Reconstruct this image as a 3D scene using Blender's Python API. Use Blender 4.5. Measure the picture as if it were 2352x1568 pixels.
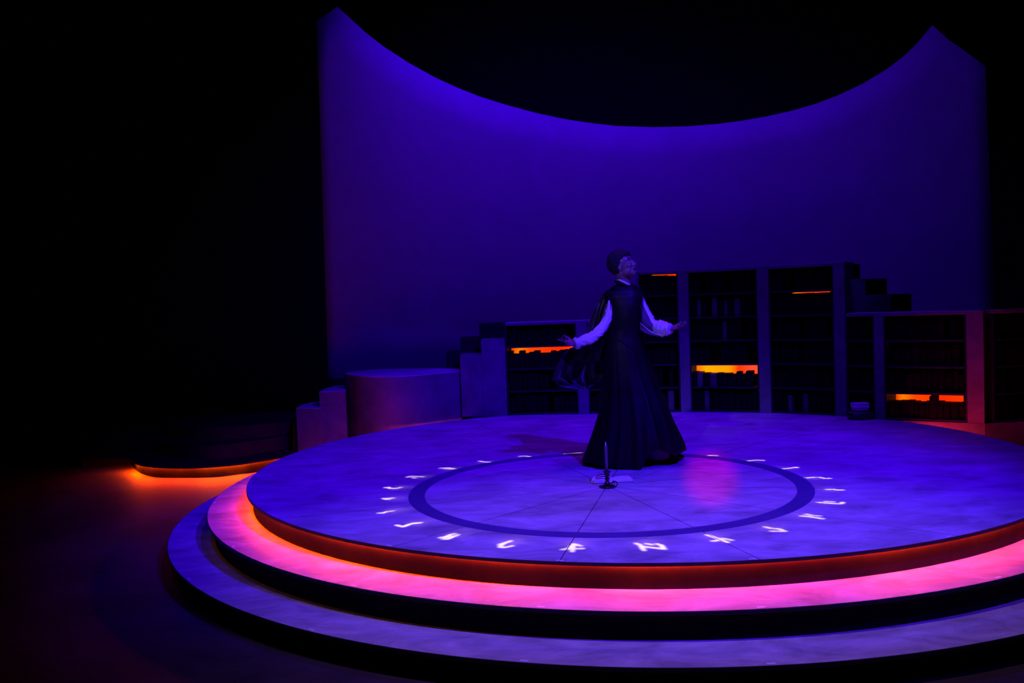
import bpy, bmesh, math, random
import numpy as np
from mathutils import Vector, Matrix, noise
random.seed(7); rng = np.random.RandomState(5)
PI = math.pi
C = bpy.context.scene.collection
for o in list(bpy.data.objects): bpy.data.objects.remove(o)

# ---------------------------------------------------------------- camera
TOP = 0.46                      # height of the round stage above the floor
EYE = Vector((0, 0, 1.37 + TOP))
FPX, PITCH, ROLL = 2100.0, 0.046, -0.037
_F = Vector((0, math.cos(PITCH), -math.sin(PITCH)))
_R0 = Vector((1, 0, 0)); _U0 = _R0.cross(_F)
_R = math.cos(ROLL) * _R0 + math.sin(ROLL) * _U0
_U = -math.sin(ROLL) * _R0 + math.cos(ROLL) * _U0
cd = bpy.data.cameras.new('camera'); cam = bpy.data.objects.new('camera', cd); C.objects.link(cam)
cd.sensor_width = 36; cd.lens = 36 * FPX / 2352; cd.clip_end = 100
cam.matrix_world = Matrix(((_R.x, _U.x, -_F.x, EYE.x), (_R.y, _U.y, -_F.y, EYE.y), (_R.z, _U.z, -_F.z, EYE.z), (0, 0, 0, 1)))
bpy.context.scene.camera = cam

# ---------------------------------------------------------------- world, colour, lights
sc = bpy.context.scene
sc.view_settings.view_transform = 'Standard'; sc.view_settings.look = 'None'
sc.view_settings.exposure = 0; sc.view_settings.gamma = 1; sc.view_settings.use_curve_mapping = False
w = bpy.data.worlds.new('dark_theatre'); sc.world = w; w.use_nodes = True
w.node_tree.nodes['Background'].inputs[0].default_value = (0.15, 0.03, 1, 1)
w.node_tree.nodes['Background'].inputs[1].default_value = 0.002
sc.cycles.max_bounces = 5; sc.cycles.diffuse_bounces = 3; sc.cycles.glossy_bounces = 3
sc.cycles.sample_clamp_indirect = 3.0

def spot(name, loc, to, power, col, deg, blend=0.5, size=0.15):
    l = bpy.data.lights.new(name, 'SPOT'); l.energy = power; l.color = col
    l.spot_size = math.radians(deg); l.spot_blend = blend; l.shadow_soft_size = size
    o = bpy.data.objects.new(name, l); C.objects.link(o); o.location = loc
    o.rotation_euler = (Vector(to) - Vector(loc)).to_track_quat('-Z', 'Y').to_euler()
    return o
BLUE = (0.055, 0.0, 1.0)
spot('blue_top_spotlight', (0.8, 7.2, 10.0), (0.95, 7.6, TOP), 1150, (0.055, 0.001, 1.0), 52, 0.25)
spot('blue_key_spotlight', (3.9, 1.3, 8.0), (0.5, 7.4, TOP), 6300, (0.035, 0.000, 1.0), 41, 0.6, 0.08)
spot('blue_left_spotlight', (-3.0, 5.0, 8.6), (0.0, 8.0, TOP), 600, (0.035, 0.000, 1.0), 46, 0.6)
spot('lavender_front_spotlight', (0.4, 2.6, 8.8), (0.7, 4.4, 0.3), 1350, (0.38, 0.21, 0.50), 38, 0.9)
spot('violet_back_spotlight', (1.5, 11.2, 9.0), (1.0, 8.0, TOP), 500, (0.34, 0.005, 0.4), 44, 0.8)
spot('cyclorama_left_spotlight', (-0.3, 10.8, 7.4), (0.2, 12.9, 4.8), 520, (0.055, 0.0, 1.0), 110, 1.0, 0.3)
spot('cyclorama_middle_spotlight', (2.2, 10.2, 7.4), (2.4, 12.95, 3.4), 330, (0.065, 0.0, 1.0), 110, 1.0, 0.3)
spot('cyclorama_right_spotlight', (5.0, 10.2, 8.3), (5.0, 12.6, 5.4), 110, (0.075, 0.0, 1.0), 90, 1.0, 0.3)
spot('performer_spotlight', (-3.6, -2.5, 6.5), (0.95, 7.4, 1.75), 1300, (0.28, 0.16, 1.0), 7, 0.8, 0.1)
spot('red_pool_spotlight', (-1.7, -8.0, 5.2), (1.44, 6.75, TOP), 21000, (1.0, 0.0, 0.05), 2.8, 0.9, 0.05).scale = (0.62, 1, 1)

# ---------------------------------------------------------------- measuring helpers: a sight line meets a level z (above the stage top) or a depth y
def sight(px, py):
    return (px - 1176) / FPX * _R + (784 - py) / FPX * _U + _F
def G(px, py, z):
    d = sight(px, py); t = (z - 1.37) / d.z
    return Vector((t * d.x, t * d.y, z + TOP))
def D(px, py, y):
    d = sight(px, py); t = y / d.y
    return EYE + t * d

# ---------------------------------------------------------------- materials
def mat(name, col, rough=0.6, col2=None, scale=3.0, bump=0.0, bscale=30.0, metal=0.0, spec=0.5, sheen=0.0, detail=6.0, lo=0.35, hi=0.68, stretch=None):
    m = bpy.data.materials.new(name); m.use_nodes = True; nt = m.node_tree; b = nt.nodes['Principled BSDF']
    b.inputs['Base Color'].default_value = (*col, 1); b.inputs['Roughness'].default_value = rough
    b.inputs['Metallic'].default_value = metal; b.inputs['Specular IOR Level'].default_value = spec
    if sheen: b.inputs['Sheen Weight'].default_value = sheen
    tc = nt.nodes.new('ShaderNodeTexCoord')
    if col2:
        n = nt.nodes.new('ShaderNodeTexNoise'); n.inputs['Scale'].default_value = scale; n.inputs['Detail'].default_value = detail
        n.inputs['Roughness'].default_value = 0.68; n.inputs['Distortion'].default_value = 0.6
        r = nt.nodes.new('ShaderNodeValToRGB'); r.color_ramp.elements[0].position = lo; r.color_ramp.elements[1].position = hi
        r.color_ramp.elements[0].color = (*col, 1); r.color_ramp.elements[1].color = (*col2, 1)
        if stretch:
            mp = nt.nodes.new('ShaderNodeMapping'); mp.inputs['Scale'].default_value = stretch
            nt.links.new(tc.outputs['Object'], mp.inputs[0]); nt.links.new(mp.outputs[0], n.inputs['Vector'])
        else: nt.links.new(tc.outputs['Object'], n.inputs['Vector'])
        nt.links.new(n.outputs['Fac'], r.inputs['Fac'])
        nt.links.new(r.outputs['Color'], b.inputs['Base Color'])
    if bump:
        n2 = nt.nodes.new('ShaderNodeTexNoise'); n2.inputs['Scale'].default_value = bscale; n2.inputs['Detail'].default_value = 4
        bp = nt.nodes.new('ShaderNodeBump'); bp.inputs['Strength'].default_value = bump; bp.inputs['Distance'].default_value = 0.01
        nt.links.new(tc.outputs['Object'], n2.inputs['Vector']); nt.links.new(n2.outputs['Fac'], bp.inputs['Height'])
        nt.links.new(bp.outputs['Normal'], b.inputs['Normal'])
    return m
def glow(name, col, strength, col2=None, s2=None, scale=2.0):
    m = bpy.data.materials.new(name); m.use_nodes = True; nt = m.node_tree
    nt.nodes.remove(nt.nodes['Principled BSDF']); e = nt.nodes.new('ShaderNodeEmission')
    e.inputs[0].default_value = (*col, 1); e.inputs[1].default_value = strength
    nt.links.new(e.outputs[0], nt.nodes['Material Output'].inputs[0])
    if col2:
        tc = nt.nodes.new('ShaderNodeTexCoord'); n = nt.nodes.new('ShaderNodeTexNoise'); n.inputs['Scale'].default_value = scale
        r = nt.nodes.new('ShaderNodeValToRGB'); r.color_ramp.elements[0].position = 0.4; r.color_ramp.elements[1].position = 0.62
        r.color_ramp.elements[0].color = (*[c * s2 / strength for c in col2], 1); r.color_ramp.elements[1].color = (*col, 1)
        nt.links.new(tc.outputs['Object'], n.inputs['Vector']); nt.links.new(n.outputs['Fac'], r.inputs['Fac']); nt.links.new(r.outputs['Color'], e.inputs[0])
    return m
M = {}
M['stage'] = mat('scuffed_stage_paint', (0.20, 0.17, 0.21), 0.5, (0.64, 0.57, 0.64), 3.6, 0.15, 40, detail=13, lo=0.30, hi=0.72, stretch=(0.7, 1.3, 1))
M['ring'] = mat('blue_ring_paint', (0.06, 0.03, 0.17), 0.5, (0.09, 0.05, 0.23), 3)
M['riser'] = mat('black_riser_paint', (0.020, 0.008, 0.010), 0.7, (0.030, 0.012, 0.014), 4, spec=0.1)
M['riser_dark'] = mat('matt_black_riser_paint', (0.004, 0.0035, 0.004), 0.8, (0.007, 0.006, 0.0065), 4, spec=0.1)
M['lip'] = mat('black_edge_trim', (0.012, 0.01, 0.012), 0.5)
M['floor'] = mat('dark_theatre_floor', (0.024, 0.016, 0.020), 0.62, (0.06, 0.04, 0.048), 1.2, 0.1, 30, spec=0.25)
M['floor_pale'] = M['floor']
M['black'] = mat('black_drape', (0.004, 0.004, 0.005), 0.9)
M['cyc'] = mat('pale_backdrop_canvas', (0.46, 0.43, 0.46), 0.8, (0.53, 0.50, 0.53), 2.2, 0.05, 60, spec=0.1)
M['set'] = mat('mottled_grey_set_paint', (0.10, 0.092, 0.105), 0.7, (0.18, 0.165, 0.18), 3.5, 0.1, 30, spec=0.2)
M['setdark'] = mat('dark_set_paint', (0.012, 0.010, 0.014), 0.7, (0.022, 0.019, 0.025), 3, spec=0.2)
M['shelf'] = mat('dark_shelf_paint', (0.012, 0.010, 0.012), 0.6, (0.022, 0.018, 0.02), 5, spec=0.2)
M['book'] = mat('dark_book_cloth', (0.003, 0.0025, 0.0035), 0.8, (0.006, 0.005, 0.006), 8, spec=0.08)
M['book2'] = mat('brown_book_cloth', (0.006, 0.004, 0.004), 0.8, (0.011, 0.007, 0.007), 8, spec=0.08)
M['bookpale'] = mat('pale_book_cloth', (0.05, 0.04, 0.05), 0.6, (0.09, 0.075, 0.08), 9)
M['tape'] = mat('white_spike_tape', (0.9, 0.88, 0.95), 0.3)
M['page'] = mat('book_paper', (0.78, 0.74, 0.80), 0.7, (0.88, 0.84, 0.9), 14)
M['leather'] = mat('dark_leather', (0.03, 0.018, 0.02), 0.45, (0.05, 0.03, 0.03), 10, 0.2, 60)
M['brass'] = mat('dark_aged_metal', (0.07, 0.045, 0.05), 0.25, metal=0.8)
M['wax'] = mat('candle_wax', (0.12, 0.09, 0.13), 0.45, (0.17, 0.13, 0.18), 20)
M['waxtip'] = mat('white_candle_tip', (0.85, 0.82, 0.95), 0.4)
M['skin'] = mat('dark_brown_skin', (0.20, 0.13, 0.12), 0.38, (0.22, 0.13, 0.11), 12, 0.05, 200)
M['hair'] = mat('black_hair', (0.008, 0.007, 0.008), 0.8, bump=0.9, bscale=120)
M['satin'] = mat('black_satin', (0.0022, 0.002, 0.003), 0.5, (0.005, 0.004, 0.007), 5, 0.35, 14, spec=0.22)
M['satin2'] = mat('blue_black_cape_satin', (0.04, 0.034, 0.055), 0.42, (0.08, 0.07, 0.11), 6, 0.15, 22, spec=0.6)
M['linen'] = mat('white_linen', (0.72, 0.68, 0.78), 0.7, (0.85, 0.8, 0.9), 12, 0.35, 45)
M['sheer'] = mat('dark_sheer_sleeve_cloth', (0.06, 0.035, 0.08), 0.7, (0.10, 0.06, 0.13), 9, 0.2, 40)  # sheer lower part of the sleeve, darker than the linen
M['eye'] = mat('eye_white', (0.6, 0.56, 0.6), 0.25)
M['dark'] = mat('mouth_dark', (0.004, 0.002, 0.003), 0.6)
M['shoe'] = mat('black_shoe_leather', (0.012, 0.01, 0.012), 0.3)
M['can'] = mat('black_lamp_housing', (0.01, 0.01, 0.01), 0.5, metal=0.3)
M['led'] = glow('orange_led_strip', (1.0, 0.05, 0.0), 200, (1.0, 0.035, 0.0), 110, 1.2)
M['led_rear'] = glow('red_orange_led_strip', (1.0, 0.03, 0.02), 38)
M['led_rear2'] = glow('strong_red_orange_led_strip', (1.0, 0.015, 0.05), 85)
M['led_left'] = glow('bright_orange_led_strip', (1.0, 0.062, 0.0), 750, (1.0, 0.035, 0.0), 350, 3.0)
M['led_dim'] = glow('dim_amber_led_strip', (1.0, 0.32, 0.02), 0.55)
def glow_x(name, stops):
    m = bpy.data.materials.new(name); m.use_nodes = True; nt = m.node_tree; nt.nodes.remove(nt.nodes['Principled BSDF'])
    e = nt.nodes.new('ShaderNodeEmission'); tc = nt.nodes.new('ShaderNodeTexCoord'); sx = nt.nodes.new('ShaderNodeSeparateXYZ'); r = nt.nodes.new('ShaderNodeValToRGB')
    nt.links.new(tc.outputs['Generated'], sx.inputs[0]); nt.links.new(sx.outputs[0], r.inputs['Fac']); nt.links.new(r.outputs['Color'], e.inputs[0]); nt.links.new(e.outputs[0], nt.nodes['Material Output'].inputs[0])
    while len(r.color_ramp.elements) < len(stops): r.color_ramp.elements.new(0.5)
    for el, (p, c) in zip(r.color_ramp.elements, stops): el.position = p; el.color = (*c, 1)
    e.inputs[1].default_value = 1.3; return m
M['slot'] = glow_x('orange_shelf_light', [(0.0, (1, 0.10, 0)), (0.15, (1, 0.33, 0.0)), (0.5, (1, 0.27, 0)), (0.66, (1, 0.03, 0)), (0.85, (1, 0.06, 0.02))])
M['slot_red'] = glow_x('red_orange_shelf_light', [(0.0, (0.5, 0.02, 0)), (0.12, (1, 0.16, 0)), (0.28, (1, 0.05, 0)), (0.7, (1, 0.02, 0)), (1.0, (0.9, 0.03, 0.0))])

# ---------------------------------------------------------------- mesh helpers
def link(name, me, m, parent=None, smooth=False):
    o = bpy.data.objects.new(name, me); C.objects.link(o)
    if m is not None and not me.materials: me.materials.append(m)
    if parent is not None: o.parent = parent
    if smooth:
        for p in me.polygons: p.use_smooth = True
    return o
def pydata(name, vs, fs, m, parent=None, smooth=False):
    me = bpy.data.meshes.new(name); me.from_pydata([tuple(v) for v in vs], [], fs); me.update()
    bm = bmesh.new(); bm.from_mesh(me); bmesh.ops.recalc_face_normals(bm, faces=bm.faces); bm.to_mesh(me); bm.free()
    return link(name, me, m, parent, smooth)
def tag(o, label=None, cat=None, group=None, kind=None):
    if label: o['label'] = label
    if cat: o['category'] = cat
    if group: o['group'] = group
    if kind: o['kind'] = kind
    return o
def empty(name, loc, label, cat, group=None, rotz=0):
    o = bpy.data.objects.new(name, None); C.objects.link(o); o.location = loc; o.rotation_euler = (0, 0, rotz)
    o.empty_display_size = 0.1
    return tag(o, label, cat, group)
def bbox_bm(bm, x0, x1, y0, y1, z0, z1, bev=0.0):
    vs = [bm.verts.new((x, y, z)) for z in (z0, z1) for y in (y0, y1) for x in (x0, x1)]
    fs = [bm.faces.new([vs[i] for i in q]) for q in ((0, 2, 3, 1), (4, 5, 7, 6), (0, 1, 5, 4), (2, 6, 7, 3), (0, 4, 6, 2), (1, 3, 7, 5))]
    if bev:
        es = list({e for f in fs for e in f.edges})
        bmesh.ops.bevel(bm, geom=es, offset=bev, segments=1, affect='EDGES')
def box(name, x0, x1, y0, y1, z0, z1, m, parent=None, bev=0.004):
    bm = bmesh.new(); bbox_bm(bm, x0, x1, y0, y1, z0, z1, bev)
    me = bpy.data.meshes.new(name); bm.to_mesh(me); bm.free()
    return link(name, me, m, parent)
def prism(name, pts, z0, z1, m, parent=None, m_side=None):
    n = len(pts)
    vs = [(p[0], p[1], z0) for p in pts] + [(p[0], p[1], z1) for p in pts]
    fs = [list(range(n - 1, -1, -1)), list(range(n, 2 * n))] + [[i, (i + 1) % n, n + (i + 1) % n, n + i] for i in range(n)]
    o = pydata(name, vs, fs, m, parent)
    if m_side:
        o.data.materials.append(m_side)
        for p in o.data.polygons:
            if abs(p.normal.z) < 0.5: p.material_index = 1
    return o
def arc_strip(name, cx, cy, r0, r1, a0, a1, z0, z1, m, parent=None, n=180, closed=False):
    # ring-shaped solid between two radii (angles in degrees)
    k = n if closed else n + 1
    vs = []; fs = []
    for i in range(k):
        a = math.radians(a0 + (a1 - a0) * i / n)
        for r, z in ((r0, z0), (r1, z0), (r1, z1), (r0, z1)): vs.append((cx + r * math.cos(a), cy + r * math.sin(a), z))
    for i in range(n if closed else n):
        j = (i + 1) % k
        for q in range(4): fs.append([4 * i + q, 4 * j + q, 4 * j + (q + 1) % 4, 4 * i + (q + 1) % 4])
    if not closed: fs += [[0, 1, 2, 3], [4 * (k - 1) + 3, 4 * (k - 1) + 2, 4 * (k - 1) + 1, 4 * (k - 1)]]
    return pydata(name, vs, fs, m, parent)
def path_strip(name, pts, wdt, z0, z1, m, parent=None):
    # thin band that follows a plan line
    vs = []; fs = []; n = len(pts)
    for i, p in enumerate(pts):
        a = Vector(pts[max(0, i - 1)][:2]); b = Vector(pts[min(n - 1, i + 1)][:2]); t = (b - a).normalized(); nn = Vector((-t.y, t.x)) * wdt / 2
        for s, z in ((-1, z0), (1, z0), (1, z1), (-1, z1)): vs.append((p[0] + nn.x * s, p[1] + nn.y * s, z))
    for i in range(n - 1):
        for q in range(4): fs.append([4 * i + q, 4 * i + 4 + q, 4 * i + 4 + (q + 1) % 4, 4 * i + (q + 1) % 4])
    fs += [[3, 2, 1, 0], [4 * n - 4, 4 * n - 3, 4 * n - 2, 4 * n - 1]]
    return pydata(name, vs, fs, m, parent)
def smooth_line(pts, n=8):
    out = []; P = [Vector(p[:2]) for p in pts]
    for i in range(len(P) - 1):
        p0 = P[max(0, i - 1)]; p1 = P[i]; p2 = P[i + 1]; p3 = P[min(len(P) - 1, i + 2)]
        for k in range(n):
            t = k / n
            out.append(0.5 * ((2 * p1) + (p2 - p0) * t + (2 * p0 - 5 * p1 + 4 * p2 - p3) * t * t + (3 * p1 - p0 - 3 * p2 + p3) * t ** 3))
    out.append(P[-1]); return out

# ================================================================ the room
def struct(o): o['kind'] = 'structure'; return o
struct(box('floor', -10, 12, -9.5, 17, -0.1, 0, M['floor'], bev=0))
struct(box('wall_back', -10, 12, 16.8, 17, 0, 11, M['black'], bev=0))
struct(box('wall_left', -10.2, -10, -9.5, 17, 0, 11, M['black'], bev=0))
struct(box('wall_right', 12, 12.2, -9.5, 17, 0, 11, M['black'], bev=0))

# ================================================================ the round stage
CX, CY = 1.01, 7.79; RX, RY = 0.647, 6.548
RD, R2, R3 = 3.195, 3.485, 3.765
def circ_from(ox, oy, ang, cx, cy, R):
    # distance from (ox,oy) along ang to circle
    dx, dy = math.cos(ang), math.sin(ang); fx, fy = ox - cx, oy - cy
    b = fx * dx + fy * dy; c = fx * fx + fy * fy - R * R
    return -b + math.sqrt(b * b - c)
stage = empty('round_stage', (CX, CY, 0), 'large round mottled grey stage with two steps around it, under the robed performer', 'stage')
def local(o, par):                                        # built in world coordinates, kept under a thing
    o.parent = par; o.matrix_parent_inverse = Matrix.Translation(par.location).inverted() if par.rotation_euler.z == 0 else par.matrix_basis.inverted()
    return o
def st(o): return local(o, stage)
for k in range(12):
    a0 = math.radians(-13.5 + 30 * k); a1 = a0 + math.radians(30); pts = []
    am = (a0 + a1) / 2; g = 0.0022
    off = Vector((math.cos(am), math.sin(am))) * g / math.sin(math.radians(15))
    pts.append((RX + off.x, RY + off.y))
    for i in range(17):
        a = a0 + (a1 - a0) * i / 16
        R = circ_from(RX, RY, a, CX, CY, RD)
        x, y = RX + R * math.cos(a), RY + R * math.sin(a)
        if i == 0: x, y = x - math.sin(a) * g, y + math.cos(a) * g
        if i == 16: x, y = x + math.sin(a) * g, y - math.cos(a) * g
        pts.append((x, y))
    st(prism('stage_panel', pts, TOP - 0.018, TOP, M['stage'], None, M['lip']))
st(arc_strip('stage_deck', CX, CY, 0.0, 3.150, 0, 360, TOP - 0.03, TOP - 0.0185, M['lip'], None, 128, True))
st(arc_strip('stage_edge', CX, CY, RD, RD + 0.003, 0, 360, TOP - 0.019, TOP - 0.0005, M['lip'], None, 200, True))
st(arc_strip('riser', CX, CY, 0.02, 3.155, 0, 360, 0.0, TOP - 0.03, M['riser'], None, 128, True))
st(arc_strip('painted_ring', RX, RY, 1.312, 1.427, 0, 360, TOP, TOP + 0.0015, M['ring'], None, 160, True))
for (cy, R, zt, rr) in ((7.79, R2, 0.31, 3.44), (7.79, R3, 0.15, 3.72)):
    st(arc_strip('step_tread', CX, cy, 2.8, R, 170, 373, zt - 0.02, zt, M['stage'], None, 160))
    st(arc_strip('step_edge', CX, cy, R, R + 0.004, 170, 373, zt - 0.022, zt - 0.001, M['lip'], None, 160))
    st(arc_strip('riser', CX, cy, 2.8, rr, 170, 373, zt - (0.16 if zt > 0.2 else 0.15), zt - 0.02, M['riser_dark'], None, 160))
st(arc_strip('light_strip', CX, CY, 3.157, 3.167, 0, 360, TOP - 0.0205, TOP - 0.0185, M['led'], None, 200, True))
def ang_of(px_, py_): q = G(px_, py_, 0.0); return math.degrees(math.atan2(q.y - CY, q.x - CX))
st(arc_strip('light_strip', CX, CY, 3.20, 3.215, ang_of(930, 983), ang_of(681, 1036), 0.30, 0.312, M['led_rear'], None, 40))
st(arc_strip('light_strip', CX, CY, 3.20, 3.215, -3, ang_of(2110, 970), 0.30, 0.312, M['led_rear2'], None, 40))
st(arc_strip('light_strip', CX, CY, 3.445, 3.455, 195, 350, 0.31 - 0.032, 0.31 - 0.022, M['led_dim'], None, 100))
for z, tl in ((0.0, [(575, 1106), (636, 1180), (900, 1250), (1286, 1286), (1729, 1283), (2173, 1229)]),
              (-0.15, [(490, 1154), (545, 1253), (814, 1344), (1240, 1396), (1750, 1396), (2292, 1325)]),
              (-0.31, [(408, 1206), (443, 1327), (722, 1443), (1203, 1519), (1773, 1526)])):
    R = {0.0: RD, -0.15: R2, -0.31: R3}[z]
    for p in tl:
        q = G(p[0], p[1], z); a = math.atan2(q.y - CY, q.x - CX); r = R - 0.02
        t = box('tape_mark', -0.006, 0.006, -0.020, 0.020, 0, 0.001, M['tape'], bev=0)
        t.location = (CX + r * math.cos(a), CY + r * math.sin(a), z + TOP); t.rotation_euler.z = a; st(t)

# ================================================================ curved steps at far left with the light strip
lf = empty('curved_side_steps', G(430, 1000, -0.31) * 1.0, 'low dark curved steps at far left with orange light under the front edge', 'steps')
lf.location.z = 0
def L_(o): return local(o, lf)
gl = smooth_line([G(*p, -0.31) for p in [(300, 1052), (316, 1063.5), (355, 1070), (424, 1072), (492, 1069), (561, 1062), (653, 1047), (676, 1042)]])
back = [(-2.62, 10.62), (-2.66, 12.0), (-3.4, 12.05), (-4.9, 11.9), (-5.2, 10.9)]
L_(prism('lower_tread', [tuple(p) for p in gl] + back, 0.13, 0.15, M['riser']))
gb = smooth_line([G(*p, -0.46) for p in [(302, 1066), (316, 1082), (332, 1090), (359, 1096), (401, 1097), (458, 1097), (504, 1095), (550, 1089), (590, 1084), (668, 1068)]])
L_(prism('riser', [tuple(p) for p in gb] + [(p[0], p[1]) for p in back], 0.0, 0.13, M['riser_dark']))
ledp = []
for i in range(6, len(gb)):
    p = gb[i]; a = gb[max(0, i - 1)]; b = gb[min(len(gb) - 1, i + 1)]; t = (b - a).normalized(); ledp.append((p.x + t.y * 0.014, p.y - t.x * 0.014))
L_(path_strip('light_strip', ledp, 0.020, 0.1275, 0.1295, M['led_left']))
f_ = smooth_line([G(*p, -0.155) for p in [(360, 1012), (410, 1021), (470, 1024), (540, 1018), (600, 1009), (672, 998)]])
L_(prism('middle_step', [tuple(p) for p in f_] + [(-2.62, 10.70), (-2.66, 11.9), (-4.6, 11.7)], 0.15, 0.305, M['riser']))
e_ = smooth_line([G(*p, 0.0) for p in [(385, 975), (435, 981), (500, 981), (560, 977), (620, 972), (670, 967)]])
L_(prism('top_step', [tuple(p) for p in e_] + [(-2.62, 10.74), (-2.66, 12.05), (-4.3, 12.0)], 0.305, 0.46, M['riser']))

# ================================================================ stepped and rounded blocks left of the shelves
bl = empty('rising_block_steps', (-1.6, 11.0, 0), 'grey block steps climbing to a big rounded block, lit red from below, left of shelves', 'steps')
def B_(o): return local(o, bl)
def gpoly(pts, z): return [tuple(G(x, y, z)[:2]) for x, y in pts]
fr = smooth_line([G(*p, 0.54) for p in [(790, 857), (798, 859.5), (822, 863), (860, 865), (900, 865), (940, 863), (980, 860), (1020, 856), (1058, 852)]], 4)
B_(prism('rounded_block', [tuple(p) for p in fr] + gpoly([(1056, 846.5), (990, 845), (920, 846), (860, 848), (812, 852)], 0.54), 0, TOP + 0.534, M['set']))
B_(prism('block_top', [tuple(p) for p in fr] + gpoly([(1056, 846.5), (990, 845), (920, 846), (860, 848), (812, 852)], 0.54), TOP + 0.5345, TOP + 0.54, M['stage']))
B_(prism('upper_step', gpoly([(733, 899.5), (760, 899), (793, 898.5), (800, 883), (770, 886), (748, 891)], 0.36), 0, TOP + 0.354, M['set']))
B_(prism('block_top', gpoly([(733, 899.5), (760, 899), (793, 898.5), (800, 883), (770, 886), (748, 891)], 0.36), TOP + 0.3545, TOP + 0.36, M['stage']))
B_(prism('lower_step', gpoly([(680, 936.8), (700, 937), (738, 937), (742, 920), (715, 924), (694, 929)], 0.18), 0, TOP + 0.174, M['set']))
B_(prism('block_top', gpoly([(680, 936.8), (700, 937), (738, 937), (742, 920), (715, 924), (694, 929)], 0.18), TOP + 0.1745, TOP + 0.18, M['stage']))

# ================================================================ stair blocks left of the low bookcase (rise to the bookcase top)
s1 = empty('left_stair', (0, 10.9, 0), 'grey block stair rising to the low bookcase, behind the rounded block', 'steps')
def S1(o): return local(o, s1)
pA = G(1062, 957, 0.0); pB = G(1111, 955.5, 0.0); pC = G(1166, 954, 0.0)
def back_off(p, d): return (p.x + d * 0.02, p.y + d)
S1(prism('stair_block', [tuple(pA[:2]), tuple(pB[:2]), back_off(pB, 0.42), back_off(pA, 0.5)], TOP + 0.001, TOP + 0.73, M['set']))
S1(prism('stair_block', [(pB.x + .002, pB.y), tuple(pC[:2]), back_off(pC, 0.42), (back_off(pB, 0.42)[0] + .002, back_off(pB, .42)[1])], TOP + 0.001, TOP + 0.905, M['set']))
bk0 = D(1024, 806, 11.45); bk1 = D(1057, 770, 11.44); bk2 = D(1100, 740, 11.43)
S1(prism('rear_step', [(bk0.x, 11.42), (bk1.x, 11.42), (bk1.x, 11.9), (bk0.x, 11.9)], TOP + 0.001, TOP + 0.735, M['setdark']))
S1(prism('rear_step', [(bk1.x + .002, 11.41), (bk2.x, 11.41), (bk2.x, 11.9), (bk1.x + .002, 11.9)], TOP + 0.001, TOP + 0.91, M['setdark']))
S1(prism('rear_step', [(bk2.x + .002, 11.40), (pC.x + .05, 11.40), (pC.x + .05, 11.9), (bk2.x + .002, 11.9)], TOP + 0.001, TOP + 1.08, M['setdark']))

# ================================================================ bookcases
MB = {}
def book_mesh(kind):
    if kind in MB: return MB[kind]
    # unit book: x thickness, y depth (spine at y=0), z height; spine slightly rounded and two raised bands
    bm = bmesh.new(); prof = [(0.0, 0.05), (0.18, 0.012), (0.5, 0.0), (0.82, 0.012), (1.0, 0.05), (1.0, 1.0), (0.0, 1.0)]
    zs = [0, 0.14, 0.15, 0.17, 0.18, 0.80, 0.81, 0.83, 0.84, 1.0]; rings = []
    for z in zs:
        b = -0.02 if z in (0.15, 0.17, 0.81, 0.83) else 0
        rings.append([bm.verts.new((x, y + (b if y < 0.1 else 0), z)) for x, y in prof])
    for i in range(len(zs) - 1):
        for j in range(7): bm.faces.new([rings[i][j], rings[i][(j + 1) % 7], rings[i + 1][(j + 1) % 7], rings[i + 1][j]])
    bm.faces.new(rings[0][::-1]); bm.faces.new(rings[-1])
    me = bpy.data.meshes.new('book_' + kind); bm.to_mesh(me); bm.free(); me.materials.append(M[kind]); MB[kind] = me
    return me
ORD = 'first second third fourth fifth sixth seventh eighth ninth tenth eleventh twelfth thirteenth fourteenth fifteenth sixteenth seventeenth eighteenth nineteenth twentieth'.split()
ROWN = {4: ['top', 'second', 'third', 'bottom'], 6: ['top', 'second', 'third', 'fourth', 'fifth', 'bottom']}
NB = [0]
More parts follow.
